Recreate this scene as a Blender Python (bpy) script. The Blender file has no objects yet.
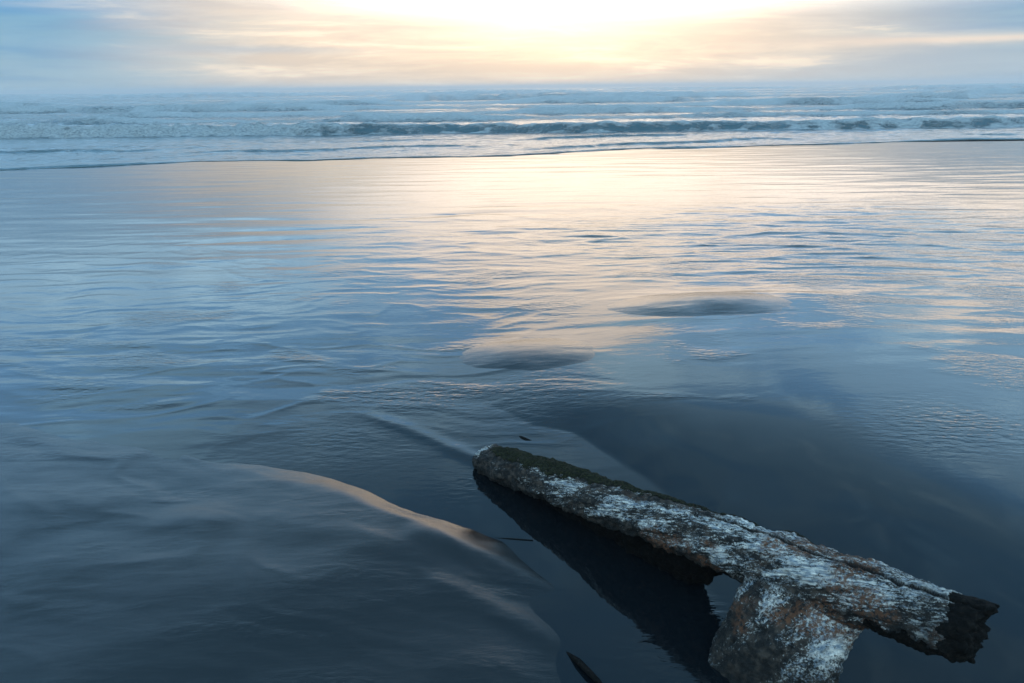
import bpy, bmesh, math, random
import numpy as np
from mathutils import Matrix, Vector

# ------------------------------------------------------------------ camera
scene = bpy.context.scene
H = 1.5
F_PX = 683.0
PITCH = math.radians(20.42)
ROLL = math.radians(-0.67)
cam_d = bpy.data.cameras.new("camera")
cam_d.sensor_width = 36.0
cam_d.lens = 36.0 * F_PX / 1024.0
cam_d.clip_start = 0.05
cam_d.clip_end = 20000.0
cam = bpy.data.objects.new("camera", cam_d)
scene.collection.objects.link(cam)
CAM_R = Matrix.Rotation(math.pi / 2 - PITCH, 4, 'X') @ Matrix.Rotation(ROLL, 4, 'Z')
cam.matrix_world = Matrix.Translation((0, 0, H)) @ CAM_R
scene.camera = cam

# ------------------------------------------------------------------ world
SUN_AZ = math.radians(5.0)      # to the right of straight ahead (+Y)
SUN_EL = math.radians(9.0)
world = bpy.data.worlds.new("World")
scene.world = world
world.use_nodes = True
wt = world.node_tree
wt.nodes.clear()


class NT:
    """small helper to write node maths"""

    def __init__(self, tree):
        self.t = tree

    def n(self, kind, **kw):
        nd = self.t.nodes.new(kind)
        for k, v in kw.items():
            setattr(nd, k, v)
        return nd

    def put(self, sock, v):
        if hasattr(v, 'is_output'):
            self.t.links.new(v, sock)
        else:
            sock.default_value = v

    def m(self, op, a, b=0.0, c=0.0, clamp=False):
        nd = self.n('ShaderNodeMath', operation=op, use_clamp=clamp)
        for s, v in zip(nd.inputs, (a, b, c)):
            self.put(s, v)
        return nd.outputs[0]

    def ss(self, x, lo, hi, a=0.0, b=1.0):
        nd = self.n('ShaderNodeMapRange', interpolation_type='SMOOTHSTEP')
        for s, v in zip(nd.inputs[:5], (x, lo, hi, a, b)):
            self.put(s, v)
        return nd.outputs[0]

    def mix(self, f, a, b, mode='MIX'):
        nd = self.n('ShaderNodeMix', data_type='RGBA', blend_type=mode)
        nd.clamp_factor = True
        self.put(nd.inputs[0], f)
        self.put(nd.inputs[6], a)
        self.put(nd.inputs[7], b)
        return nd.outputs[2]

    def comb(self, x, y, z):
        nd = self.n('ShaderNodeCombineXYZ')
        for s, v in zip(nd.inputs, (x, y, z)):
            self.put(s, v)
        return nd.outputs[0]

    def noise(self, vec, scale, detail=4.0, rough=0.55, dist=0.0, out=0):
        nd = self.n('ShaderNodeTexNoise')
        if vec is not None:
            self.put(nd.inputs['Vector'], vec)
        nd.inputs['Scale'].default_value = scale
        nd.inputs['Detail'].default_value = detail
        nd.inputs['Roughness'].default_value = rough
        nd.inputs['Distortion'].default_value = dist
        return nd.outputs[out]

    def ramp(self, f, pts, mode='LINEAR'):
        nd = self.n('ShaderNodeValToRGB')
        cr = nd.color_ramp
        cr.interpolation = mode
        while len(cr.elements) > 1:
            cr.elements.remove(cr.elements[-1])
        cr.elements[0].position = pts[0][0]
        cr.elements[0].color = (*pts[0][1], 1)
        for p, c in pts[1:]:
            e = cr.elements.new(p)
            e.color = (*c, 1)
        self.put(nd.inputs[0], f)
        return nd.outputs[0]

    def attr(self, name, out=2):
        nd = self.n('ShaderNodeAttribute', attribute_name=name)
        return nd.outputs[out]


def gauss(W, a, a0, sa, b, b0, sb):
    da = W.m('DIVIDE', W.m('SUBTRACT', a, a0), sa)
    db = W.m('DIVIDE', W.m('SUBTRACT', b, b0), sb)
    r2 = W.m('ADD', W.m('MULTIPLY', da, da), W.m('MULTIPLY', db, db))
    return W.m('EXPONENT', W.m('MULTIPLY', r2, -1.0))


W = NT(wt)
sky = W.n('ShaderNodeTexSky', sky_type='NISHITA', sun_disc=False)
sky.sun_elevation = SUN_EL
sky.sun_rotation = SUN_AZ
sky.air_density = 1.0
sky.dust_density = 2.0
tc = W.n('ShaderNodeTexCoord')
sep = W.n('ShaderNodeSeparateXYZ')
wt.links.new(tc.outputs['Generated'], sep.inputs[0])
X, Y, Z = sep.outputs
az = W.m('ARCTAN2', X, Y)
el = W.m('ARCSINE', Z)
elp = W.m('MAXIMUM', el, 0.0)
a = W.m('SUBTRACT', az, SUN_AZ)
ahead = W.m('MULTIPLY', W.ss(Y, -0.25, 0.35), W.ss(elp, 0.30, 0.62))
# layers of cloud: stretched along the horizon, opening up overhead
lift = W.m('POWER', elp, 0.75)
cl1 = W.noise(W.comb(W.m('MULTIPLY', az, 1.3), W.m('MULTIPLY', lift, 9.0), 0.3), 1.6, 6.0, 0.55, 0.25)
cl2 = W.noise(W.comb(W.m('MULTIPLY', az, 2.6), W.m('MULTIPLY', elp, 24.0), 7.1), 2.0, 8.0, 0.62, 0.35)
cl3 = W.noise(W.comb(W.m('MULTIPLY', az, 2.0), W.m('MULTIPLY', lift, 5.0), 3.7), 2.6, 7.0, 0.6, 0.5)
# veil of cloud colour by height
v = W.m('DIVIDE', elp, math.pi / 2)
veil = W.ramp(v, [
    (0.00, (0.36, 0.53, 0.64)),
    (0.05, (0.22, 0.45, 0.64)),
    (0.10, (0.40, 0.74, 1.04)),
    (0.18, (0.78, 1.48, 2.15)),
    (0.30, (0.80, 1.55, 2.30)),
    (0.50, (0.60, 1.22, 1.95)),
    (1.00, (0.46, 0.96, 1.60))])
# grey-blue cloud banks and bluer gaps
bank = W.ss(cl1, 0.46, 0.60)
veil = W.mix(W.m('MULTIPLY', bank, 0.85), veil, (0.55, 0.76, 0.94, 1), 'MULTIPLY')
gap = W.ss(cl3, 0.50, 0.62)
veil = W.mix(W.m('MULTIPLY', gap, W.ss(elp, 0.10, 0.22, 0.0, 0.8)), veil, (1.75, 1.50, 1.32, 1), 'MULTIPLY')
# the warm light of the hidden sun on the clouds round it
wide = W.m('MULTIPLY', W.m('MULTIPLY', W.ss(W.m('ADD', a, W.m('MULTIPLY', W.m('SUBTRACT', cl1, 0.5), 0.35)), -0.66, -0.34), W.ss(a, 0.60, 0.15)), gauss(W, a, 0.0, 9.0, elp, 0.055, 0.11))
cn = W.m('ADD', W.m('MULTIPLY', W.m('SUBTRACT', cl2, 0.5), 0.16), W.m('MULTIPLY', W.m('SUBTRACT', cl3, 0.5), 0.18))
hump_ = gauss(W, a, -0.02, 0.22, elp, 0.0, 9.0)
top_ = W.m('ADD', W.m('ADD', 0.205, W.m('MULTIPLY', hump_, 0.14)), cn)
mid = W.ss(W.m('SUBTRACT', top_, elp), -0.014, 0.022)
mid = W.m('MULTIPLY', mid, W.m('MULTIPLY', W.ss(a, -0.50, -0.12), W.ss(a, 1.0, 0.45)))
mid = W.m('MULTIPLY', mid, W.ss(elp, 0.075, 0.135))
mid = W.m('MULTIPLY', mid, 0.88)
core = gauss(W, a, -0.01, 0.21, elp, 0.152, 0.066)
low = gauss(W, a, 0.02, 0.42, elp, 0.00, 0.05)
behind = W.m('MULTIPLY', W.ss(Y, 0.15, -0.45), W.ss(elp, 0.02, 0.25))  # unseen brighter sky behind the camera, added to light the log's front
veil = W.mix(W.m('MULTIPLY', behind, 0.8), veil, (1.60, 2.50, 3.05, 1))
veil = W.mix(W.m('MULTIPLY', ahead, 0.72), veil, (0.07, 0.30, 0.50, 1))
warm = W.mix(wide, veil, (0.95, 0.79, 0.63, 1))
warm = W.mix(mid, warm, (3.1, 2.62, 2.2, 1))
warm = W.mix(W.m('MULTIPLY', low, 0.55), warm, (0.86, 0.70, 0.52, 1))
# grey-blue banks low on the right and at the upper right, a thin one on the left
def bank_at(a0, sa, e0, se, amt, col, src):
    k = gauss(W, a, a0, sa, W.m('ADD', elp, W.m('MULTIPLY', W.m('SUBTRACT', cl2, 0.5), se * 2.2)), e0, se)
    return W.mix(W.m('MULTIPLY', k, amt), src, col)
warm = bank_at(0.55, 0.40, 0.016, 0.018, 0.75, (0.46, 0.57, 0.66, 1), warm)
warm = bank_at(0.50, 0.16, 0.106, 0.018, 1.0, (0.34, 0.47, 0.57, 1), warm)
warm = bank_at(0.45, 0.25, 0.046, 0.006, 0.85, (0.98, 0.82, 0.68, 1), warm)
warm = bank_at(-0.42, 0.11, 0.048, 0.006, 0.55, (0.48, 0.60, 0.70, 1), warm)
warm = bank_at(-0.33, 0.13, 0.124, 0.012, 0.9, (0.36, 0.56, 0.70, 1), warm)
# brighter breaks of blue-white cloud higher up
def cloud_at(a0, sa, e0, se, amt, col, src):
    k = gauss(W, W.m('ADD', a, W.m('MULTIPLY', W.m('SUBTRACT', cl3, 0.5), sa * 1.6)), a0, sa, W.m('ADD', elp, W.m('MULTIPLY', W.m('SUBTRACT', cl1, 0.5), se * 2.0)), e0, se)
    return W.mix(W.m('MULTIPLY', W.ss(k, 0.15, 0.75), amt), src, col)
warm = cloud_at(0.08, 0.12, 0.385, 0.055, 0.6, (1.25, 2.05, 2.6, 1), warm)
warm = cloud_at(-0.66, 0.16, 0.43, 0.05, 0.35, (0.95, 1.85, 2.5, 1), warm)
streak = W.ss(cl2, 0.52, 0.66)
near = W.m('MAXIMUM', wide, W.m('MULTIPLY', mid, 1.0))
dim = W.m('MULTIPLY', W.m('MULTIPLY', W.ss(cl2, 0.54, 0.40), W.m('ADD', 0.25, W.m('MULTIPLY', wide, 0.75))), W.m('SUBTRACT', 1.0, W.m('MULTIPLY', core, 0.35)))
warm = W.mix(W.m('MULTIPLY', dim, 0.6), warm, (0.76, 0.77, 0.82, 1), 'MULTIPLY')
warm = W.mix(W.m('MULTIPLY', W.m('MULTIPLY', streak, near), 0.75), warm, (1.20, 1.02, 0.80, 1))
warm = W.mix(core, warm, (2.7, 2.25, 1.85, 1))
skyc = W.n('ShaderNodeVectorMath', operation='SCALE')
wt.links.new(sky.outputs[0], skyc.inputs[0])
skyc.inputs['Scale'].default_value = 0.10
tot = W.mix(0.96, skyc.outputs[0], warm)
below = W.ss(el, -0.02, 0.0)
bg = W.n('ShaderNodeBackground')
W.put(bg.inputs[0], tot)
bg.inputs[1].default_value = 1.0
wo = W.n('ShaderNodeOutputWorld')
wt.links.new(bg.outputs[0], wo.inputs[0])

# ------------------------------------------------------------------ sun
sun_d = bpy.data.lights.new("sun", 'SUN')
sun_d.energy = 0.12
sun_d.angle = math.radians(100.0)
sun_d.color = (1.0, 0.80, 0.55)
sun = bpy.data.objects.new("sun", sun_d)
scene.collection.objects.link(sun)
sdir = Vector((math.sin(SUN_AZ) * math.cos(SUN_EL), math.cos(SUN_AZ) * math.cos(SUN_EL), math.sin(SUN_EL)))
sun.rotation_euler = sdir.to_track_quat('Z', 'Y').to_euler()
sun.location = sdir * 50

vs = scene.view_settings
vs.view_transform = 'Standard'
vs.look = 'None'
vs.exposure = 0.0
vs.gamma = 1.0
vs.use_curve_mapping = False
scene.cycles.use_denoising = True
scene.cycles.max_bounces = 6
scene.cycles.caustics_reflective = False
scene.cycles.caustics_refractive = False

# ------------------------------------------------------------------ helpers
CR = np.array(CAM_R.to_3x3())


def gp(px, py, z=0.0):
    """where the sight line through a pixel of the photograph meets the level z"""
    d = CR @ np.array([(px - 512) / F_PX, -(py - 341.5) / F_PX, -1.0])
    k = (z - H) / d[2]
    return np.array([d[0] * k, d[1] * k])


def line(pts):
    return np.array([gp(*p) for p in pts])


_rs = np.random.RandomState(7)
_perm = np.concatenate([_rs.permutation(256)] * 3)
_g3 = _rs.normal(size=(256, 3))
_g3 /= np.linalg.norm(_g3, axis=1)[:, None]


def perlin(x, y, z=0.0):
    x, y, z = np.broadcast_arrays(np.asarray(x, float), np.asarray(y, float), np.asarray(z, float))
    xi, yi, zi = np.floor(x).astype(int), np.floor(y).astype(int), np.floor(z).astype(int)
    xf, yf, zf = x - xi, y - yi, z - zi
    u, v_, w = (q * q * q * (q * (q * 6 - 15) + 10) for q in (xf, yf, zf))
    out = 0.0
    for i in (0, 1):
        for j in (0, 1):
            for k in (0, 1):
                h = _perm[_perm[_perm[(xi + i) & 255] + ((yi + j) & 255)] + ((zi + k) & 255)]
                g = _g3[h]
                d = g[..., 0] * (xf - i) + g[..., 1] * (yf - j) + g[..., 2] * (zf - k)
                out = out + d * (u if i else 1 - u) * (v_ if j else 1 - v_) * (w if k else 1 - w)
    return out * 1.5


def fbm(x, y, z=0.0, oct=4, gain=0.5):
    s, amp = 0.0, 1.0
    for o in range(oct):
        s = s + amp * perlin(x * 2 ** o + 13.1 * o, y * 2 ** o - 7.7 * o, np.asarray(z) * 2 ** o + 3.3 * o)
        amp *= gain
    return s


def sst(x, a, b):
    t = np.clip((x - a) / (b - a), 0, 1)
    return t * t * (3 - 2 * t)


def seg_dist(x, y, P):
    """distance to a polyline, signed + on its left, and the fraction of the way along it"""
    best = np.full(x.shape, 1e9)
    sgn = np.zeros(x.shape)
    frac = np.zeros(x.shape)
    L = np.concatenate([[0], np.cumsum(np.linalg.norm(np.diff(P, axis=0), axis=1))])
    for i in range(len(P) - 1):
        a_, b_ = P[i], P[i + 1]
        d = b_ - a_
        t = np.clip(((x - a_[0]) * d[0] + (y - a_[1]) * d[1]) / (d @ d), 0, 1)
        dx, dy = x - a_[0] - t * d[0], y - a_[1] - t * d[1]
        r = np.hypot(dx, dy)
        m = r < best
        best = np.where(m, r, best)
        sgn = np.where(m, np.sign(d[0] * (y - a_[1]) - d[1] * (x - a_[0])), sgn)
        frac = np.where(m, (L[i] + t * np.sqrt(d @ d)) / L[-1], frac)
    return best, sgn, frac


def blob(x, y, c, rx, ry, ang=0.0):
    ca, sa = math.cos(ang), math.sin(ang)
    u = ((x - c[0]) * ca + (y - c[1]) * sa) / rx
    w = (-(x - c[0]) * sa + (y - c[1]) * ca) / ry
    return np.exp(-(u * u + w * w))


def link(name, me, mat=None, parent=None, kind=None, label=None, cat=None):
    o = bpy.data.objects.new(name, me)
    scene.collection.objects.link(o)
    if mat:
        me.materials.append(mat)
    if parent:
        o.parent = parent
    if kind:
        o['kind'] = kind
    if label:
        o['label'] = label
    if cat:
        o['category'] = cat
    return o


def grid_mesh(name, Xg, Yg, Zg, attrs=None):
    nr, nc = Xg.shape
    me = bpy.data.meshes.new(name)
    co = np.stack([Xg, Yg, Zg], -1).reshape(-1, 3)
    idx = np.arange(nr * nc).reshape(nr, nc)
    q = np.stack([idx[:-1, :-1], idx[:-1, 1:], idx[1:, 1:], idx[1:, :-1]], -1).reshape(-1, 4)
    me.vertices.add(len(co))
    me.vertices.foreach_set('co', co.ravel())
    me.loops.add(q.size)
    me.loops.foreach_set('vertex_index', q.ravel())
    me.polygons.add(len(q))
    me.polygons.foreach_set('loop_start', np.arange(0, q.size, 4))
    me.polygons.foreach_set('loop_total', np.full(len(q), 4))
    me.polygons.foreach_set('use_smooth', np.ones(len(q), bool))
    me.update()
    for k, vals in (attrs or {}).items():
        at = me.attributes.new(k, 'FLOAT', 'POINT')
        at.data.foreach_set('value', np.asarray(vals, dtype=np.float32).ravel())
    return me


def new_mat(name):
    m = bpy.data.materials.new(name)
    m.use_nodes = True
    m.node_tree.nodes.clear()
    N = NT(m.node_tree)
    b = N.n('ShaderNodeBsdfPrincipled')
    o = N.n('ShaderNodeOutputMaterial')
    m.node_tree.links.new(b.outputs[0], o.inputs[0])
    return m, N, b


def bump(N, b, height, strength, dist, prev=None):
    nd = N.n('ShaderNodeBump')
    nd.inputs['Strength'].default_value = strength
    nd.inputs['Distance'].default_value = dist
    N.put(nd.inputs['Height'], height)
    if prev:
        N.put(nd.inputs['Normal'], prev)
    return nd.outputs[0]


# ------------------------------------------------------------------ materials of the ground
def sand_material():
    m, N, b = new_mat("wet_sand")
    g = N.n('ShaderNodeNewGeometry').outputs['Position']
    dry = N.attr('dry')
    fine = N.noise(g, 900.0, 2.0, 0.6)
    blot = N.noise(g, 5.0, 5.0, 0.6)
    c = N.mix(blot, (0.003, 0.004, 0.005, 1), (0.006, 0.007, 0.008, 1))
    c = N.mix(N.ss(fine, 0.35, 0.7), c, (0.011, 0.011, 0.011, 1))
    c = N.mix(dry, (0.004, 0.005, 0.006, 1), c)
    N.put(b.inputs['Base Color'], c)
    N.put(b.inputs['Roughness'], N.ss(dry, 0.0, 1.0, 0.05, 0.20))
    b.inputs['IOR'].default_value = 1.42
    pos = N.n('ShaderNodeMapping')
    N.put(pos.inputs[0], g)
    pos.inputs['Scale'].default_value = (0.6, 2.2, 1.0)
    pos.inputs['Rotation'].default_value = (0, 0, math.radians(-28))
    r = N.noise(pos.outputs[0], 11.0, 6.0, 0.6, 0.6)
    n1 = bump(N, b, r, 0.26, 0.005)
    mp = N.n('ShaderNodeMapping')
    N.put(mp.inputs[0], g)
    mp.inputs['Scale'].default_value = (0.45, 1.0, 1.0)
    mp.inputs['Rotation'].default_value = (0, 0, math.radians(20))
    rl = N.noise(mp.outputs[0], 42.0, 3.0, 0.5, 0.4)
    pmask = N.ss(N.noise(pos.outputs[0], 2.2, 3.0, 0.5), 0.50, 0.66)
    n1 = bump(N, b, N.m('MULTIPLY', rl, pmask), 0.5, 0.0045, n1)
    n2 = bump(N, b, fine, 0.40, 0.0009, n1)
    N.put(b.inputs['Normal'], n2)
    return m


def water_material():
    m, N, b = new_mat("shallow_water")
    g = N.n('ShaderNodeNewGeometry').outputs['Position']
    b.inputs['Base Color'].default_value = (0.003, 0.0045, 0.006, 1)
    b.inputs['Roughness'].default_value = 0.02
    b.inputs['IOR'].default_value = 1.42
    rip = N.attr('ripple')
    mp = N.n('ShaderNodeMapping')
    N.put(mp.inputs[0], g)
    mp.inputs['Scale'].default_value = (0.35, 1.0, 1.0)
    mp.inputs['Rotation'].default_value = (0, 0, math.radians(-6))
    w1 = N.noise(mp.outputs[0], 9.0, 5.0, 0.55, 0.2)
    mp2 = N.n('ShaderNodeMapping')
    N.put(mp2.inputs[0], g)
    mp2.inputs['Scale'].default_value = (0.4, 1.0, 1.0)
    mp2.inputs['Rotation'].default_value = (0, 0, math.radians(24))
    w2 = N.noise(mp2.outputs[0], 34.0, 3.0, 0.5, 0.3)
    n1 = bump(N, b, N.m('MULTIPLY', w1, N.attr('swell')), 0.6, 0.010)
    n2 = bump(N, b, N.m('MULTIPLY', w2, rip), 0.6, 0.008, n1)
    N.put(b.inputs['Normal'], n2)
    return m


def sea_material():
    m, N, b = new_mat("sea_water_and_foam")
    g = N.n('ShaderNodeNewGeometry').outputs['Position']
    foam = N.attr('foam')
    mp = N.n('ShaderNodeMapping')
    N.put(mp.inputs[0], g)
    mp.inputs['Scale'].default_value = (0.6, 1.0, 1.6)
    patch = N.noise(mp.outputs[0], 5.0, 7.0, 0.75, 0.2)
    fine = N.noise(mp.outputs[0], 16.0, 5.0, 0.7)
    f = N.ss(N.m('ADD', foam, N.m('MULTIPLY', N.m('SUBTRACT', patch, 0.5), 2.1)), 0.36, 0.95)
    c = N.mix(f, (0.020, 0.055, 0.068, 1), N.mix(N.ss(fine, 0.3, 0.7), (0.15, 0.19, 0.21, 1), (0.42, 0.45, 0.46, 1)))
    N.put(b.inputs['Base Color'], c)
    N.put(b.inputs['Roughness'], N.m('ADD', 0.12, N.m('MULTIPLY', f, 0.5)))
    b.inputs['IOR'].default_value = 1.34
    mp2 = N.n('ShaderNodeMapping')
    N.put(mp2.inputs[0], g)
    mp2.inputs['Scale'].default_value = (0.4, 1.0, 1.0)
    w1 = N.noise(mp2.outputs[0], 4.0, 5.0, 0.6, 0.2)
    n1 = bump(N, b, w1, 0.6, 0.08)
    n2 = bump(N, b, N.m('MULTIPLY', fine, f), 0.9, 0.15, n1)
    N.put(b.inputs['Normal'], n2)
    return m


SAND, WATER, SEA = sand_material(), water_material(), sea_material()

# ------------------------------------------------------------------ the beach
rows = np.concatenate([np.linspace(-9, 0.55, 40), np.geomspace(0.57, 22.0, 900), np.geomspace(22.5, 2400, 30)])
s_ = np.linspace(-1, 1, 640)
cols = s_ * (0.55 + 0.45 * s_ * s_)


def sheet_xy(rows, cols, base=2.6, k=1.35):
    half = base + k * np.maximum(rows, 0)
    return half[:, None] * cols[None, :], np.repeat(rows[:, None], len(cols), 1)


def rounded(pts, times=2):
    P = line(pts)
    for _ in range(times):
        q = np.empty((2 * (len(P) - 1), 2))
        q[0::2] = 0.75 * P[:-1] + 0.25 * P[1:]
        q[1::2] = 0.25 * P[:-1] + 0.75 * P[1:]
        P = np.vstack([P[:1], q, P[-1:]])
    return P


def terrace(x, y):
    """the runoff stands a little higher beyond the dark bank than in the pool round the log"""
    P = rounded([(480, 360), (560, 392), (640, 404), (740, 402), (850, 436), (940, 484), (1060, 540), (1300, 680)])
    r, sg, fr = seg_dist(x, y, P)
    a_, b_ = gp(470, 400), gp(720, 430)
    d = b_ - a_
    along = ((x - a_[0]) * d[0] + (y - a_[1]) * d[1]) / (d @ d)
    fade = sst(along, -0.15, 0.85)
    wn = 0.38 + 0.04 * fbm(x * 3, y * 3, 24.0, 2) + 0.95 * sst(along, 0.35, 1.35)
    near_ = np.clip(1 - (r / wn) ** 1.7, 0, 1)
    T = np.where(sg > 0, np.exp(-(r / 2.6) ** 2), near_)
    return 0.014 * blob(x, y, gp(706, 309), 0.66, 0.32, 0.05) + 0.012 * blob(x, y, gp(528, 356), 0.44, 0.30) + (0.056 + 0.034 * sst(along, 0.9, 1.5)) * T * fade, np.where(sg > 0, 0.0, sst(r, 0.03, 0.30) * sst(wn - r, -0.01, 0.10)) * sst(along + 0.10 * fbm(x * 2, y * 2, 23.0, 2), 0.30, 0.95), fade


def ground_height(x, y):
    """sand level: under the water film almost everywhere, above it on the humps and banks"""
    dry = np.zeros(x.shape)
    z = np.full(x.shape, -0.011)
    w1 = fbm(x * 2.1, y * 2.1, 1.7, 4)
    # hump in the middle distance (elongated, lit along its crest)
    hA = blob(x, y, gp(706, 309), 0.64, 0.30, 0.05)
    z = z + 0.033 * hA * (1 + 0.25 * w1)
    hB = blob(x, y, gp(528, 356), 0.42, 0.28, 0.0)
    z = z + 0.030 * hB * (1 + 0.15 * w1)
    # broad dark bank behind the log
    T, bare, fr = terrace(x, y)
    z = z + T
    # bank in the foreground, left of the pool
    B = rounded([(-500, 380), (0, 405), (120, 420), (200, 438), (280, 462), (340, 483), (400, 511), (450, 529), (492, 538),
              (525, 552), (560, 592), (580, 640), (602, 686), (612, 760), (610, 1100)], 1)
    r, sg, fr = seg_dist(x, y, B)
    inside = np.where(sg < 0, r, -r)
    wob = 0.012 * fbm(x * 5, y * 5, 4.2, 3)
    left_fade = sst(x, gp(150, 470)[0], gp(400, 500)[0])
    p0, p1 = gp(480, 532), gp(600, 683)
    dd = (p1 - p0) / np.linalg.norm(p1 - p0)
    soft = sst((x - p0[0]) * dd[0] + (y - p0[1]) * dd[1], -0.05, 0.40)
    hD = sst(inside + wob, -0.07, 0.27 - 0.185 * left_fade + 0.25 * soft) * (1 - 0.45 * soft)
    deep = sst(inside, 0.1, 0.9)
    z = z + hD * (0.012 + 0.038 * left_fade + 0.012 * deep) + hD * 0.0025 * w1
    cr_, sr_ = math.cos(math.radians(-26)), math.sin(math.radians(-26))
    ax_, ay_ = x * cr_ + y * sr_, -x * sr_ + y * cr_
    wv = 0.12 * fbm(x * 2.2, y * 2.2, 26.0, 2)
    rill = 1 - np.abs(fbm(ax_ * 0.8 + 3, (ay_ + wv) * 3.4, 27.0, 3)) * 2.0
    z = z + 0.0034 * np.clip(rill, 0, 1) ** 1.5 * sst(inside, 0.03, 0.25) * (0.45 + 0.55 * sst(y, 1.5, 1.95))
    fl = fbm(ax_ * 1.6, (ay_ + wv) * 9.0, 28.0, 3)
    z = z + 0.0011 * fl * sst(inside, 0.0, 0.2)
    # low ridges on that bank, running down to the pool
    for pts, wd, hh in (
            ([(400, 535), (470, 556), (530, 578), (590, 604)], 0.055, 0.009),
            ([(420, 585), (490, 608), (540, 632), (575, 655)], 0.050, 0.006),
            ([(150, 520), (300, 530), (420, 560)], 0.09, 0.006),
            ([(0, 500), (120, 512), (250, 530)], 0.10, 0.006),
            ([(0, 560), (150, 575), (300, 600), (420, 640)], 0.14, 0.007)):
        r, sg, fr = seg_dist(x, y, line(pts))
        z = z + hh * np.exp(-(r / wd) ** 2) * sst(fr, 0, 0.15) * sst(fr, 1.0, 0.85)
    z = z + 0.0016 * fbm(x * 3.0, y * 6.0, 9.0, 2)
    dry = sst(z - T, 0.002, 0.022)
    far = sst(y, 12.0, 22.0)
    z = z - far * 0.25 - sst(y, 40, 400) * 3.0
    return z, dry


Xg, Yg = sheet_xy(rows, cols)
Zs, dry = ground_height(Xg, Yg)
link('sand', grid_mesh('sand', Xg, Yg, Zs, {'dry': dry}), SAND, kind='structure')

rows_w = np.concatenate([np.linspace(-9, 0.55, 30), np.geomspace(0.57, 19.0, 950)])
Xw, Yw = sheet_xy(rows_w, cols)


def water_height(x, y):
    n1 = fbm(x * 0.55, y * 2.6, 2.0, 3)
    n2 = fbm(x * 1.1 + 0.3 * y, y * 5.5, 5.0, 3)
    mid = sst(y, 2.7, 4.2)
    z = 0.0034 * n1 * mid + 0.0007 * n2 * mid
    # long low wavelets on the left of the glare
    m1 = blob(x, y, gp(400, 226), 2.6, 1.6)
    ph = y * 2 * math.pi / 0.75 + 1.5 * fbm(x * 0.25, y * 0.3, 1.0, 2) + 0.35 * x
    ph = y * 2 * math.pi / 0.62 + 3.2 * fbm(x * 0.22, y * 0.35, 1.0, 3) - 0.75 * x
    am = 0.35 + 0.9 * sst(fbm(x * 0.5, y * 1.3, 19.0, 3), -0.3, 0.5)
    z = z + 0.011 * m1 * am * (np.abs(np.sin(ph * 0.5)) ** 0.7 - 0.6)
    # choppier patch on the right
    m2 = np.maximum(blob(x, y, gp(800, 238), 3.2, 1.9), blob(x, y, gp(620, 235), 1.3, 1.2))
    z = z + m2 * (0.009 * fbm(x * 0.8, y * 3.2, 8.0, 3) + 0.004 * fbm(x * 2.2, y * 8.0, 6.0, 3))
    rg2 = 1 - np.abs(fbm(x * 0.7 + 0.2 * y, y * 2.4, 18.0, 3)) * 2.4
    z = z + m2 * 0.010 * np.clip(rg2, 0, 1) ** 2
    # wavelets far left in the middle distance
    m3 = blob(x, y, gp(90, 370), 1.6, 0.9)
    z = z + m3 * 0.006 * fbm(x * 0.9, y * 4.0, 12.0, 3)
    rip = 0.03 + 0.10 * sst(y, 2.8, 4.5)
    rip = rip + 0.5 * m2 + 0.35 * blob(x, y, gp(340, 440), 0.45, 0.30) + 0.35 * blob(x, y, gp(470, 485), 0.12, 0.10)
    rip = rip + 0.6 * blob(x, y, gp(540, 400), 0.35, 0.35) + 1.0 * blob(x, y, gp(950, 440), 0.35, 0.22)
    rip = rip + 1.6 * blob(x, y, gp(695, 600), 0.06, 0.16, 0.4) + 1.4 * blob(x, y, gp(748, 492), 0.07, 0.06)
    rip = rip + 0.5 * blob(x, y, gp(640, 660), 0.13, 0.10)
    swell = 0.04 + 0.10 * sst(y, 2.6, 5.0) + 0.5 * m2 + 0.25 * m3
    # curling runoff lines
    wx, wy = x + 0.35 * fbm(x * 0.9, y * 0.9, 14.0, 2), y + 0.22 * fbm(x * 1.1, y * 1.1, 15.0, 2)
    rg = 1 - np.abs(fbm(wx * 0.9, wy * 3.0, 16.0, 3)) * 2.2
    z = z + 0.0022 * np.clip(rg, 0, 1) ** 2 * sst(y, 2.2, 3.2) * sst(y, 9.0, 5.5) * sst(x, 1.0, 0.1)
    # pale streak running to the tip of the log
    r, sg, fr = seg_dist(x, y, line([(330, 408), (365, 414), (405, 428), (445, 445), (480, 460)]))
    z = z + 0.0045 * np.exp(-(r / 0.042) ** 2) * sst(fr, 0, 0.45)
    pm = sst(fbm(wx * 1.0, wy * 2.0, 17.0, 3), 0.10, 0.55) * sst(y, 2.3, 3.0) * sst(y, 9.0, 5.0)
    rip = rip + 0.75 * pm
    T, bare, _ = terrace(x, y)
    k = 1 - 0.85 * bare
    return z * k + T, rip * k, swell * k


Zw, rip, swell = water_height(Xw, Yw)
link('shallow_water', grid_mesh('shallow_water', Xw, Yw, Zw, {'ripple': rip, 'swell': swell}), WATER, kind='structure')

# ------------------------------------------------------------------ the sea
edge = line([(-300, 176), (0, 170), (130, 165), (256, 160.5), (400, 158), (512, 155.5), (600, 150), (700, 147.5), (800, 145), (900, 141), (1024, 139), (1300, 130)])
brk = line([(-300, 141), (0, 138.5), (256, 136), (512, 133.5), (768, 130.5), (1024, 127), (1300, 124)])
u_ = np.concatenate([np.geomspace(0.02, 75, 760) - 0.02, np.geomspace(76, 2400, 130)])
s2 = np.linspace(-1, 1, 620)
half = 22 + 1.0 * (u_ + 12)
Xs = half[:, None] * s2[None, :]


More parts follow.
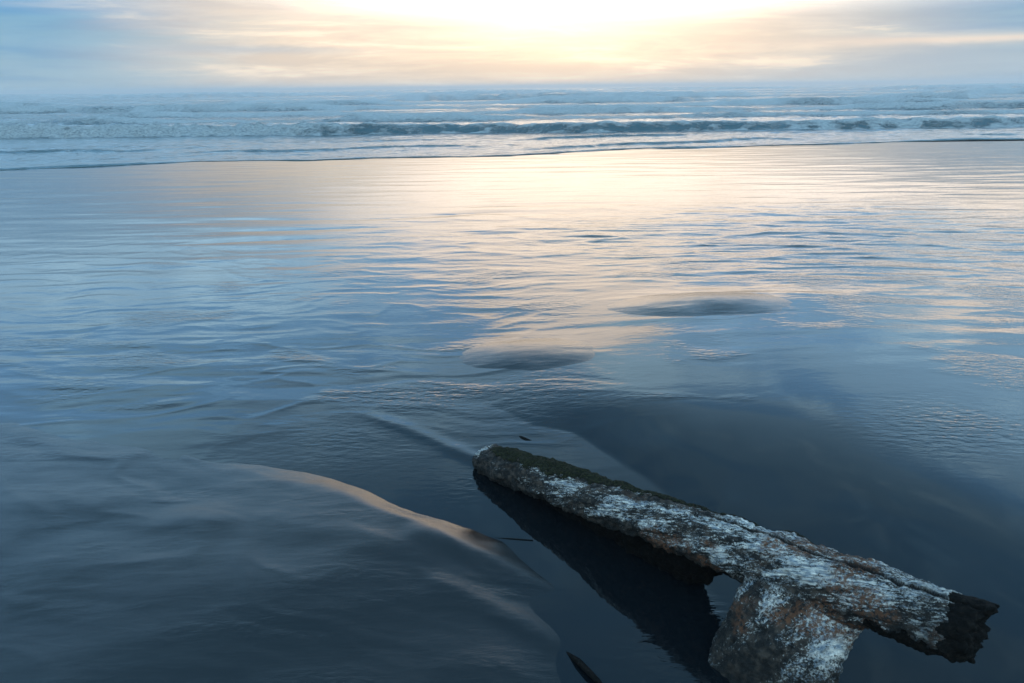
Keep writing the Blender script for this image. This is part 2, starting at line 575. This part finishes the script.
def interp_ext(P, x):
    y = np.interp(x, P[:, 0], P[:, 1])
    sl0 = (P[1, 1] - P[0, 1]) / (P[1, 0] - P[0, 0])
    sl1 = (P[-1, 1] - P[-2, 1]) / (P[-1, 0] - P[-2, 0])
    lim = 25
    y = np.where(x < P[0, 0], P[0, 1] + sl0 * np.maximum(x - P[0, 0], -lim), y)
    return np.where(x > P[-1, 0], P[-1, 1] + sl1 * np.minimum(x - P[-1, 0], lim), y)


e_y = interp_ext(edge, Xs) + 0.35 * fbm(Xs * 0.35, 0.0 * Xs, 3.0, 4)
Ys = e_y + u_[:, None]
U = np.repeat(u_[:, None], len(s2), 1)


def wave(x, y, y0, h, front, back, seed, wob=0.4):
    """one travelling wave: y0(x) foot line, steep face towards the beach, long back"""
    s = y - y0 - wob * fbm(x * 0.22, 0 * x, seed, 3)
    up = sst(s, 0, front)
    dn = np.exp(-np.maximum(s - front, 0) / back)
    return h * up * dn, s


z = np.zeros(Xs.shape)
foam = np.zeros(Xs.shape)
# lip of the last swash
z += 0.012 + 0.030 * sst(U, 0.0, 0.12) * np.exp(-U / 1.2) * (0.6 + 0.6 * perlin(Xs * 0.5, U * 0, 5.5))
lipf = np.exp(-((U - 0.35) / 0.35) ** 2) * (0.35 + 0.5 * perlin(Xs * 1.2, U * 2, 2.5))
foam += np.clip(lipf, 0, 1) * 0.6
# small following wavelets
for k, (off, hh) in enumerate(((1.3, 0.05), (2.6, 0.04), (4.2, 0.06), (5.4, 0.04))):
    w, s = wave(Xs, Ys, e_y + off, hh, 0.22, 0.5, 20.0 + k, 0.8)
    act = sst(perlin(Xs * 0.12, 0 * Xs, 31.0 + k), -0.15, 0.25)
    z += w * act
    foam += 0.30 * act * np.exp(-((s - 0.3) / 0.25) ** 2)
foam += 0.22 * sst(U, 0.2, 1.5) * sst(U, 9.0, 5.0)
b0 = interp_ext(brk, Xs)
# breaker
left = sst(Xs, gp(430, 134)[0], gp(250, 136)[0])
hb = 0.37 - 0.08 * (1 - left) + 0.10 * perlin(Xs * 0.15, 0 * Xs, 41.0) + 0.08 * perlin(Xs * 0.5, 0 * Xs, 42.0)
w, s = wave(Xs, Ys, b0, hb, 0.75, 2.2, 40.0, 0.5)
z += w
turb = fbm(Xs * 1.6, Ys * 2.2, 44.0, 4)
onface = sst(s, -0.1, 0.05) * sst(s, 1.3, 0.7)
foam += left * sst(s, -0.15, 0.0) * sst(s, 3.5, 0.9) * 1.0
foam += (1 - left) * (0.75 * np.exp(-((s - 0.85) / 0.28) ** 2) + 0.50 * onface * sst(turb, -0.3, 0.5) + 0.45 * np.exp(-((s - 0.02) / 0.12) ** 2)
                      + 0.30 * sst(fbm(Xs * 0.5, Ys * 1.5, 43.0, 4), -0.1, 0.5) * onface)
foam += 0.45 * sst(s, 0.8, 1.5) * sst(s, 6.0, 2.0) * sst(fbm(Xs * 0.4, Ys * 0.8, 45.0, 3), -0.3, 0.4)
z += 0.012 * fbm(Xs * 1.6, Ys * 5, 47.0, 3) * sst(U, 0.3, 1.2)
z += 0.13 * fbm(Xs * 2.6, Ys * 3.2, 46.0, 3) * left * onface + 0.06 * turb * left * onface + 0.05 * turb * sst(s, -0.1, 0.2) * sst(s, 3.0, 1.0)
# waves farther out
outer = [(9.5, 0.40, 1.0, 2.6), (17, 0.55, 1.2, 3.5), (29, 0.70, 1.5, 5.0), (44, 0.85, 2.0, 6.0), (66, 0.95, 3.0, 9.0),
         (95, 1.05, 4.0, 12.0), (140, 1.15, 6.0, 18.0), (200, 1.2, 8.0, 25.0), (300, 1.2, 10.0, 35.0)]
for k, (off, hh, fr_, bk) in enumerate(outer):
    sc_ = 0.16 / (1 + off / 25)
    act = 0.25 + 0.75 * sst(perlin(Xs * sc_, 0 * Xs, 51.0 + k * 3.1), -0.25, 0.35)
    w, s = wave(Xs, Ys, b0 + off, 0.8 * hh * act, fr_, bk, 60.0 + k, 0.8 + off * 0.05)
    z += w
    br = sst(perlin(Xs * sc_ * 1.3, 0 * Xs, 81.0 + k * 2.3), -0.25, 0.30)
    foam += br * (0.9 * sst(s, 0.2 * fr_, 0.9 * fr_) * np.exp(-np.maximum(s - fr_, 0) / (bk * 0.7)))
    foam += 0.30 * sst(s, -0.2 * fr_, 0.4 * fr_) * np.exp(-np.maximum(s - fr_, 0) / fr_)
foam += 0.52 * sst(Ys, 26, 40) * (1 + 0.8 * fbm(Xs * 0.2, Ys * 0.25, 91.0, 4))
chop = fbm(Xs * 0.7, Ys * 1.4, 71.0, 4)
z += chop * (0.012 + 0.05 * sst(Ys, 22, 35))
z[0] = -0.02
link('sea', grid_mesh('sea', Xs, Ys, z, {'foam': np.clip(foam, 0, 1.1)}), SEA, kind='structure')

# ------------------------------------------------------------------ spray haze over the sea
hb_ = bmesh.new()
bmesh.ops.create_cube(hb_, size=1.0)
hme = bpy.data.meshes.new('haze')
hb_.to_mesh(hme)
hb_.free()
hm = bpy.data.materials.new('haze')
hm.use_nodes = True
hm.node_tree.nodes.clear()
hv = hm.node_tree.nodes.new('ShaderNodeVolumePrincipled')
hv.inputs['Color'].default_value = (0.94, 0.93, 0.92, 1)
hv.inputs['Density'].default_value = 0.0026
hv.inputs['Anisotropy'].default_value = 0.6
ho = hm.node_tree.nodes.new('ShaderNodeOutputMaterial')
hm.node_tree.links.new(hv.outputs[0], ho.inputs['Volume'])
hz = link('haze', hme, hm, kind='stuff', label='pale spray haze over the far sea')
hz.scale = (8000, 2700, 12.5)
hz.location = (0, 1250, -2.5)

# ------------------------------------------------------------------ the driftwood log
A0 = np.array([-0.136, 2.546, 0.030])
DV = np.array([0.69, -0.769, 0.17])
DL = np.linalg.norm(DV)
DN = DV / DL
SIDE = np.cross(DN, [0, 0, 1.0])
SIDE /= np.linalg.norm(SIDE)         # horizontal, towards the beach side (camera)
UP = np.cross(SIDE, DN)


def tube(bm, rings, n=40):
    """rings: centre, half axis vectors e1, e2"""
    prev = None
    for c, e1, e2 in rings:
        vs_ = [bm.verts.new(c + e1 * math.cos(t) + e2 * math.sin(t)) for t in np.linspace(0, 2 * math.pi, n, endpoint=False)]
        if prev:
            for i in range(n):
                bm.faces.new((prev[i], prev[(i + 1) % n], vs_[(i + 1) % n], vs_[i]))
        else:
            bm.faces.new(list(reversed(vs_)))
        prev = vs_
    bm.faces.new(prev)


# t along the log, sideways shift, upward shift, half width, half height
TR = [(-0.03, 0, -0.01, 0.020, 0.020), (0.00, 0, -0.005, 0.050, 0.045), (0.06, 0, 0.0, 0.070, 0.066), (0.15, 0, 0.0, 0.074, 0.072),
      (0.35, 0, 0, 0.074, 0.073), (0.6, 0, 0, 0.074, 0.074), (0.85, 0, 0, 0.076, 0.076), (1.05, 0, 0, 0.080, 0.080),
      (1.25, 0, 0, 0.082, 0.084), (1.4, 0, 0, 0.080, 0.084), (1.55, 0, 0, 0.075, 0.080), (1.66, 0, 0.0, 0.074, 0.080), (1.72, 0, 0.004, 0.070, 0.074)]
bm = bmesh.new()
rings = []
for t, sx, sy, rw, rh in TR:
    c = A0 + DV * t + SIDE * sx + UP * sy
    rings.append((Vector(c), Vector(SIDE * rw), Vector(UP * rh)))
tube(bm, rings)
BW = np.array([0.80, -0.60, 0.0])    # width of the flat root, seen broadside
BD = np.array([-0.60, -0.80, 0.15])  # its thickness, towards the camera
BR = [((0.815, 1.500, 0.30), 0.150, 0.060), ((0.780, 1.480, 0.22), 0.158, 0.066), ((0.735, 1.450, 0.14), 0.155, 0.066),
      ((0.69, 1.420, 0.05), 0.155, 0.066), ((0.66, 1.39, -0.04), 0.162, 0.070), ((0.64, 1.37, -0.12), 0.17, 0.07)]
tube(bm, [(Vector(c), Vector(BW * w), Vector(BD * d)) for c, w, d in BR])
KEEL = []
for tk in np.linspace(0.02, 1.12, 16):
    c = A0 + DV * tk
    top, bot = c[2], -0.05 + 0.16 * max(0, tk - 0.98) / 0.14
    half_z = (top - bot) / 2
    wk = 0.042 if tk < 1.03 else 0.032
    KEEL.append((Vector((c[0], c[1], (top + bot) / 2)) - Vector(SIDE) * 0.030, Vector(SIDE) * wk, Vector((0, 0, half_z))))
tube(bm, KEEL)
me = bpy.data.meshes.new('rough_log')
bm.to_mesh(me)
bm.free()
tmp = bpy.data.objects.new('rough_log', me)
scene.collection.objects.link(tmp)
md = tmp.modifiers.new('remesh', 'REMESH')
md.mode = 'VOXEL'
md.voxel_size = 0.004
md2 = tmp.modifiers.new('smooth', 'SMOOTH')
md2.factor = 0.5
md2.iterations = 8
dg = bpy.context.evaluated_depsgraph_get()
ev = tmp.evaluated_get(dg)
lm = bpy.data.meshes.new_from_object(ev)
bpy.data.objects.remove(tmp)
nv = len(lm.vertices)
co = np.empty(nv * 3)
lm.vertices.foreach_get('co', co)
co = co.reshape(-1, 3)
no = np.empty(nv * 3)
lm.vertices.foreach_get('normal', no)
no = no.reshape(-1, 3)
nf = len(lm.polygons)
fv = np.empty(len(lm.loops), dtype=np.int64)
lm.loops.foreach_get('vertex_index', fv)
fv = fv.reshape(nf, 4) if len(fv) == nf * 4 else None


def log_coords(p):
    q = p - A0
    t = (q @ DN) / DL
    a_ = q @ SIDE
    b_ = q @ UP
    return t, a_, b_, np.arctan2(a_, b_)


t, la, lb, phi = log_coords(co)
away = np.hypot(la, lb) / 0.082 > 1.12
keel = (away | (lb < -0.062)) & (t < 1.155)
on_branch = away & ~keel
sl = t * DL
R_ = 0.08
# grain runs along the log, twisting a little
gx = sl * 5.0
gy = phi * R_ * 40 + sl * 9
gz = np.hypot(la, lb) * 30
lump = fbm(co[:, 0] * 9, co[:, 1] * 9, co[:, 2] * 9, 3)
grain = fbm(gx, gy, gz, 3)
gritty = fbm(co[:, 0] * 70, co[:, 1] * 70, co[:, 2] * 70, 2)
disp = 0.011 * lump + 0.0060 * grain * (~on_branch) + 0.0045 * gritty
pit = np.clip(fbm(co[:, 0] * 26, co[:, 1] * 26, co[:, 2] * 26, 2) - 0.35, 0, 1)
disp -= 0.016 * pit
# ragged underside
disp += np.where(no[:, 2] < -0.2, 0.010 * fbm(co[:, 0] * 32, co[:, 1] * 32, co[:, 2] * 32, 3), 0)
# the long split along the upper side
phic = 0.10 + 0.10 * (t - 1.1) + 0.05 * fbm(t * 5, 0 * t, 2.2, 3)
crack_w = np.abs(phi - phic) * R_
crack = np.exp(-(crack_w / 0.0034) ** 2) * sst(t, 1.00, 1.15) * (lb > 0)
disp -= 0.016 * crack
new = co + no * disp[:, None]
# broken end: slanted and splintered along the grain
cut = 1.657 + 0.022 * lb / 0.07 + 0.02 * lump + 0.022 * fbm(la * 45, lb * 45, sl * 4, 3)
endm = sst(t, cut, cut + 0.05)
spl = fbm(la * 60, lb * 60, 0 * la + 1.0, 3)
tip = 0.07 * (lb / 0.07) - 0.03 * np.clip(-la / 0.07, -1, 1) * 0
new += DN * (endm * (0.012 * spl + 0.035 * sst(lb - 0.5 * la, 0.02, 0.09)))[:, None]
medge = 0.60 - 0.85 * sst(t, 0.35, 0.95) - 0.35 * sst(t, 0.95, 1.3) - 0.5 * sst(t, 0.16, 0.05)
mossm = sst(phi + 0.30 * fbm(sl * 16, phi * 4, 0 * sl, 4) + 0.25 * gritty, medge + 0.18, medge - 0.18) * (phi > -1.6) * sst(t, 0.05, 0.12) * sst(t, 1.40, 1.25)
lm.vertices.foreach_set('co', new.ravel())
lm.update()
no2 = np.empty(nv * 3)
lm.vertices.foreach_get('normal', no2)
no2 = no2.reshape(-1, 3)
rot = np.clip(sst(t, cut - 0.012, cut + 0.012) + sst(t, 1.46, 1.56) * sst(lb + 0.016 * lump + 0.012 * gritty, -0.004, -0.030), 0, 1)
rot = np.where(on_branch & (t < 1.5), 0, rot)
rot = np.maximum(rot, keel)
under = sst(no2[:, 2] + 0.25 * lump, -0.05, -0.45)  # downward faces: shade put into the wood colour
dark_foot = sst(new[:, 2] + 0.03 * lump, 0.17, 0.04) * on_branch  # branch gets darker towards its foot
tip_dark = sst(lb * 0.9 + 0.03 * lump + 0.035 * sst(t, 0.0, 0.5), 0.0, -0.02) * sst(t, 0.6, 0.1)  # lower side of the far tip is darker
rsp = fbm(co[:, 0] * 7 + 3, co[:, 1] * 7, co[:, 2] * 7, 3)
rust = np.clip(sst(rsp, 0.22, 0.50) * sst(t, 0.70, 0.95) + sst(rsp, 0.0, 0.35) * sst(t, 1.2, 1.35) * 0.8, 0, 1)
u1 = fbm(co[:, 0] * 5 + 9, co[:, 1] * 5, co[:, 2] * 5 + 4, 2)
pale = 0.05 + 0.55 * sst(t, 0.22, 0.50) + 0.16 * sst(t, 0.7, 1.1) + 0.75 * sst(t, 0.10, 0.03) * sst(lb, 0.0, 0.035)  # last term paints the light on the far tip's top
pale = pale - 0.5 * sst(phi, 1.45, 2.3) * (~on_branch) + 0.12 * u1  # shade of the lower flank painted in as less pale wood
pale = np.where(on_branch, 0.66 - 0.34 * sst(new[:, 2] + 0.04 * u1, 0.17, 0.07) + 0.22 * u1, pale)
crack2 = np.exp(-(crack_w / 0.0050) ** 2) * sst(t, 0.98, 1.08) * (lb > 0)
LOGATTR = {'pale': np.clip(pale, 0, 1), 'moss': np.clip(mossm, 0, 1), 'rust': rust, 'dark': np.clip(under + 0.6 * dark_foot + tip_dark * 0.8 + 0.8 * sst(t, cut - 0.13, cut) * (0.6 + 0.8 * lump), 0, 1), 'crack': np.clip(crack2 * 2.5, 0, 1),
           'branchy': on_branch.astype(float)}
# grain coordinates for the material
GRAIN = np.stack([sl, phi * R_ + sl * 0.25, np.hypot(la, lb)], -1)
GRAIN[on_branch] = np.stack([new[:, 0] * 0.8, new[:, 1], new[:, 2] * 0.6], -1)[on_branch]


def wood_material():
    m, N, b = new_mat("weathered_wood")
    g = N.n('ShaderNodeNewGeometry').outputs['Position']
    gc = N.attr('grain', 1)
    mp = N.n('ShaderNodeMapping')
    N.put(mp.inputs[0], gc)
    mp.inputs['Scale'].default_value = (0.8, 2.7, 1.0)
    big = N.noise(mp.outputs[0], 9.0, 5.0, 0.6, 0.3)
    streak = N.noise(mp.outputs[0], 66.0, 6.0, 0.7, 0.5)
    speck = N.noise(g, 210.0, 4.0, 0.7)
    mot = N.noise(g, 105.0, 6.0, 0.75, 0.6)
    br = N.attr('branchy')
    st = N.m('ADD', N.m('MULTIPLY', streak, N.m('SUBTRACT', 1.0, N.m('MULTIPLY', br, 0.75))), N.m('MULTIPLY', mot, N.m('MULTIPLY', br, 0.75)))
    f = N.m('ADD', N.m('MULTIPLY', st, 0.60), N.m('MULTIPLY', speck, 0.40))
    f = N.m('ADD', f, N.m('MULTIPLY', N.m('SUBTRACT', big, 0.5), 0.62))
    f = N.m('ADD', f, N.m('MULTIPLY', N.m('SUBTRACT', N.attr('pale'), 0.62), 0.26))
    white = N.ss(f, 0.475, 0.60)
    mpf = N.n('ShaderNodeMapping')
    N.put(mpf.inputs[0], gc)
    mpf.inputs['Scale'].default_value = (0.22, 3.4, 1.0)
    fib = N.noise(mpf.outputs[0], 60.0, 4.0, 0.6, 0.2)
    white = N.m('MULTIPLY', white, N.m('MAXIMUM', N.ss(fib, 0.36, 0.50, 0.40, 1.0), N.m('MULTIPLY', br, 0.6)))
    brown = N.mix(N.ss(N.noise(g, 45.0, 3.0), 0.4, 0.7), (0.007, 0.007, 0.007, 1), (0.060, 0.045, 0.035, 1))
    tone = N.noise(mp.outputs[0], 50.0, 5.0, 0.7, 0.3)
    pale = N.mix(N.ss(tone, 0.36, 0.66), (0.16, 0.21, 0.26, 1), (0.82, 0.76, 0.68, 1))
    c = N.mix(white, brown, pale)
    rn = N.m('MULTIPLY', N.attr('rust'), N.ss(N.noise(g, 95.0, 5.0, 0.7), 0.42, 0.58))
    c = N.mix(N.m('MULTIPLY', rn, 0.9), c, (0.13, 0.052, 0.024, 1))
    c = N.mix(N.attr('crack'), c, (0.006, 0.005, 0.005, 1))
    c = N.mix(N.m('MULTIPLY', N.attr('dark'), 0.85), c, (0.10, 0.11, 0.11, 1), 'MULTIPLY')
    N.put(b.inputs['Base Color'], c)
    b.inputs['Roughness'].default_value = 0.75
    b.inputs['IOR'].default_value = 1.35
    n1 = bump(N, b, streak, 1.0, 0.014)
    n2 = bump(N, b, speck, 0.9, 0.007, n1)
    N.put(b.inputs['Normal'], n2)
    return m


def rot_material():
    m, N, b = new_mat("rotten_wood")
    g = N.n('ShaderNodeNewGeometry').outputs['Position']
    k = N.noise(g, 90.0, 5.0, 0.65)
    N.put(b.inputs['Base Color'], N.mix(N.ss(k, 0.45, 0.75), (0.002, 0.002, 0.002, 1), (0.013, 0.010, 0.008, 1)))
    b.inputs['Roughness'].default_value = 0.85
    b.inputs['Specular IOR Level'].default_value = 0.1
    N.put(b.inputs['Normal'], bump(N, b, k, 1.0, 0.012))
    return m


def moss_material():
    m, N, b = new_mat("dark_moss")
    g = N.n('ShaderNodeNewGeometry').outputs['Position']
    k = N.noise(g, 160.0, 4.0, 0.65)
    N.put(b.inputs['Base Color'], N.mix(N.ss(k, 0.40, 0.70), (0.003, 0.004, 0.002, 1), (0.026, 0.026, 0.010, 1)))
    b.inputs['Roughness'].default_value = 0.95
    b.inputs['Specular IOR Level'].default_value = 0.15
    N.put(b.inputs['Normal'], bump(N, b, k, 1.0, 0.010))
    return m


WOOD, ROT, MOSS = wood_material(), rot_material(), moss_material()
SHADE_BLACK = rot_material()  # near-black colour stands for the shade under the log
SHADE_BLACK.name = 'shade_black_wood'
for nd in SHADE_BLACK.node_tree.nodes:
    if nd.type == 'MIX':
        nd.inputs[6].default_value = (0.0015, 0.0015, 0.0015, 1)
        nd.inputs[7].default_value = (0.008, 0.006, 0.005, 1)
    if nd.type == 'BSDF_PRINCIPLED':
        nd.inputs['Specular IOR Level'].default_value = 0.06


def sub_mesh(name, pts, faces, attrs, vec=None):
    used, inv = np.unique(faces, return_inverse=True)
    q = inv.reshape(faces.shape)
    me = bpy.data.meshes.new(name)
    me.vertices.add(len(used))
    me.vertices.foreach_set('co', pts[used].ravel())
    me.loops.add(q.size)
    me.loops.foreach_set('vertex_index', q.ravel())
    me.polygons.add(len(q))
    me.polygons.foreach_set('loop_start', np.arange(0, q.size, 4))
    me.polygons.foreach_set('loop_total', np.full(len(q), 4))
    me.polygons.foreach_set('use_smooth', np.ones(len(q), bool))
    me.update()
    for k, vals in attrs.items():
        at = me.attributes.new(k, 'FLOAT', 'POINT')
        at.data.foreach_set('value', np.asarray(vals[used], dtype=np.float32))
    if vec is not None:
        at = me.attributes.new('grain', 'FLOAT_VECTOR', 'POINT')
        at.data.foreach_set('vector', np.asarray(vec[used], dtype=np.float32).ravel())
    return me


root = bpy.data.objects.new('driftwood_log', None)
scene.collection.objects.link(root)
root['label'] = 'weathered pale driftwood log with dark moss and a splintered end lying in shallow water'
root['category'] = 'log'
base = Vector((0.70, 1.45, 0.0))
root.location = base
ptsl = new - np.array(base)
f_rot = rot[fv].mean(1) > 0.5
f_br = (on_branch[fv].mean(1) > 0.5) & ~f_rot
f_tr = ~f_rot & ~f_br
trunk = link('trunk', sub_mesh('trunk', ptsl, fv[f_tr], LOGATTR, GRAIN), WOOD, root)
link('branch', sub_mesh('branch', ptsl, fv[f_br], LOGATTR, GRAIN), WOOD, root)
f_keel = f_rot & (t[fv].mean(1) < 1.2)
link('underside', sub_mesh('underside', ptsl, fv[f_keel], LOGATTR, GRAIN), SHADE_BLACK, root)
link('broken_end', sub_mesh('broken_end', ptsl, fv[f_rot & ~f_keel], LOGATTR, GRAIN), ROT, root)
f_ms = (mossm[fv].mean(1) > 0.42) & f_tr
mpts = ptsl + no2 * (0.002 + 0.004 * np.clip(mossm - 0.3, 0, 1) * (1 + 0.9 * fbm(co[:, 0] * 110, co[:, 1] * 110, co[:, 2] * 110, 2)))[:, None]
link('moss', sub_mesh('moss', mpts, fv[f_ms], LOGATTR), MOSS, trunk)
bpy.data.meshes.remove(lm)


# ------------------------------------------------------------------ twigs
def twig(name, pts, radii, label):
    bm = bmesh.new()
    pts = [Vector(p) for p in pts]
    base = pts[len(pts) // 2].copy()
    base.z = 0
    rings = []
    for i, (p, r) in enumerate(zip(pts, radii)):
        d = (pts[min(i + 1, len(pts) - 1)] - pts[max(i - 1, 0)]).normalized()
        e1 = d.cross(Vector((0, 0, 1))).normalized()
        e2 = e1.cross(d)
        k = 1 + 0.2 * math.sin(i * 2.7)
        rings.append((p - base, e1 * r * k, e2 * r * k))
    tube(bm, rings, 12)
    me = bpy.data.meshes.new(name)
    bm.to_mesh(me)
    bm.free()
    for p in me.polygons:
        p.use_smooth = True
    o = link(name, me, ROT, label=label, cat='twig')
    o.location = base
    return o


def at(px, py, z):
    q = gp(px, py, z)
    return (q[0], q[1], z)


twig('twig', [at(518, 436, -0.004), at(522, 437.5, 0.001), at(526, 439, 0.002), at(532, 441, -0.002)], [0.003, 0.006, 0.006, 0.002],
     'tiny dark twig lying on the water just behind the far tip of the log')
twig('twig', [at(495, 538, -0.001), at(508, 538.6, 0.0005), at(520, 539.4, 0.001), at(533, 540.5, 0.0005)], [0.0012, 0.0020, 0.0026, 0.002],
     'thin dark twig pointing from the sandbank into the black reflection of the log')
twig('twig', [at(566, 652, -0.004), at(578, 661, 0.010), at(588, 671, 0.014), at(598, 681, 0.010), at(608, 692, 0.0)], [0.003, 0.008, 0.010, 0.006, 0.003],
     'short dark curved form in the sand at the bottom edge')  # dark crescent at the bank's edge, built as a bent tapered tube
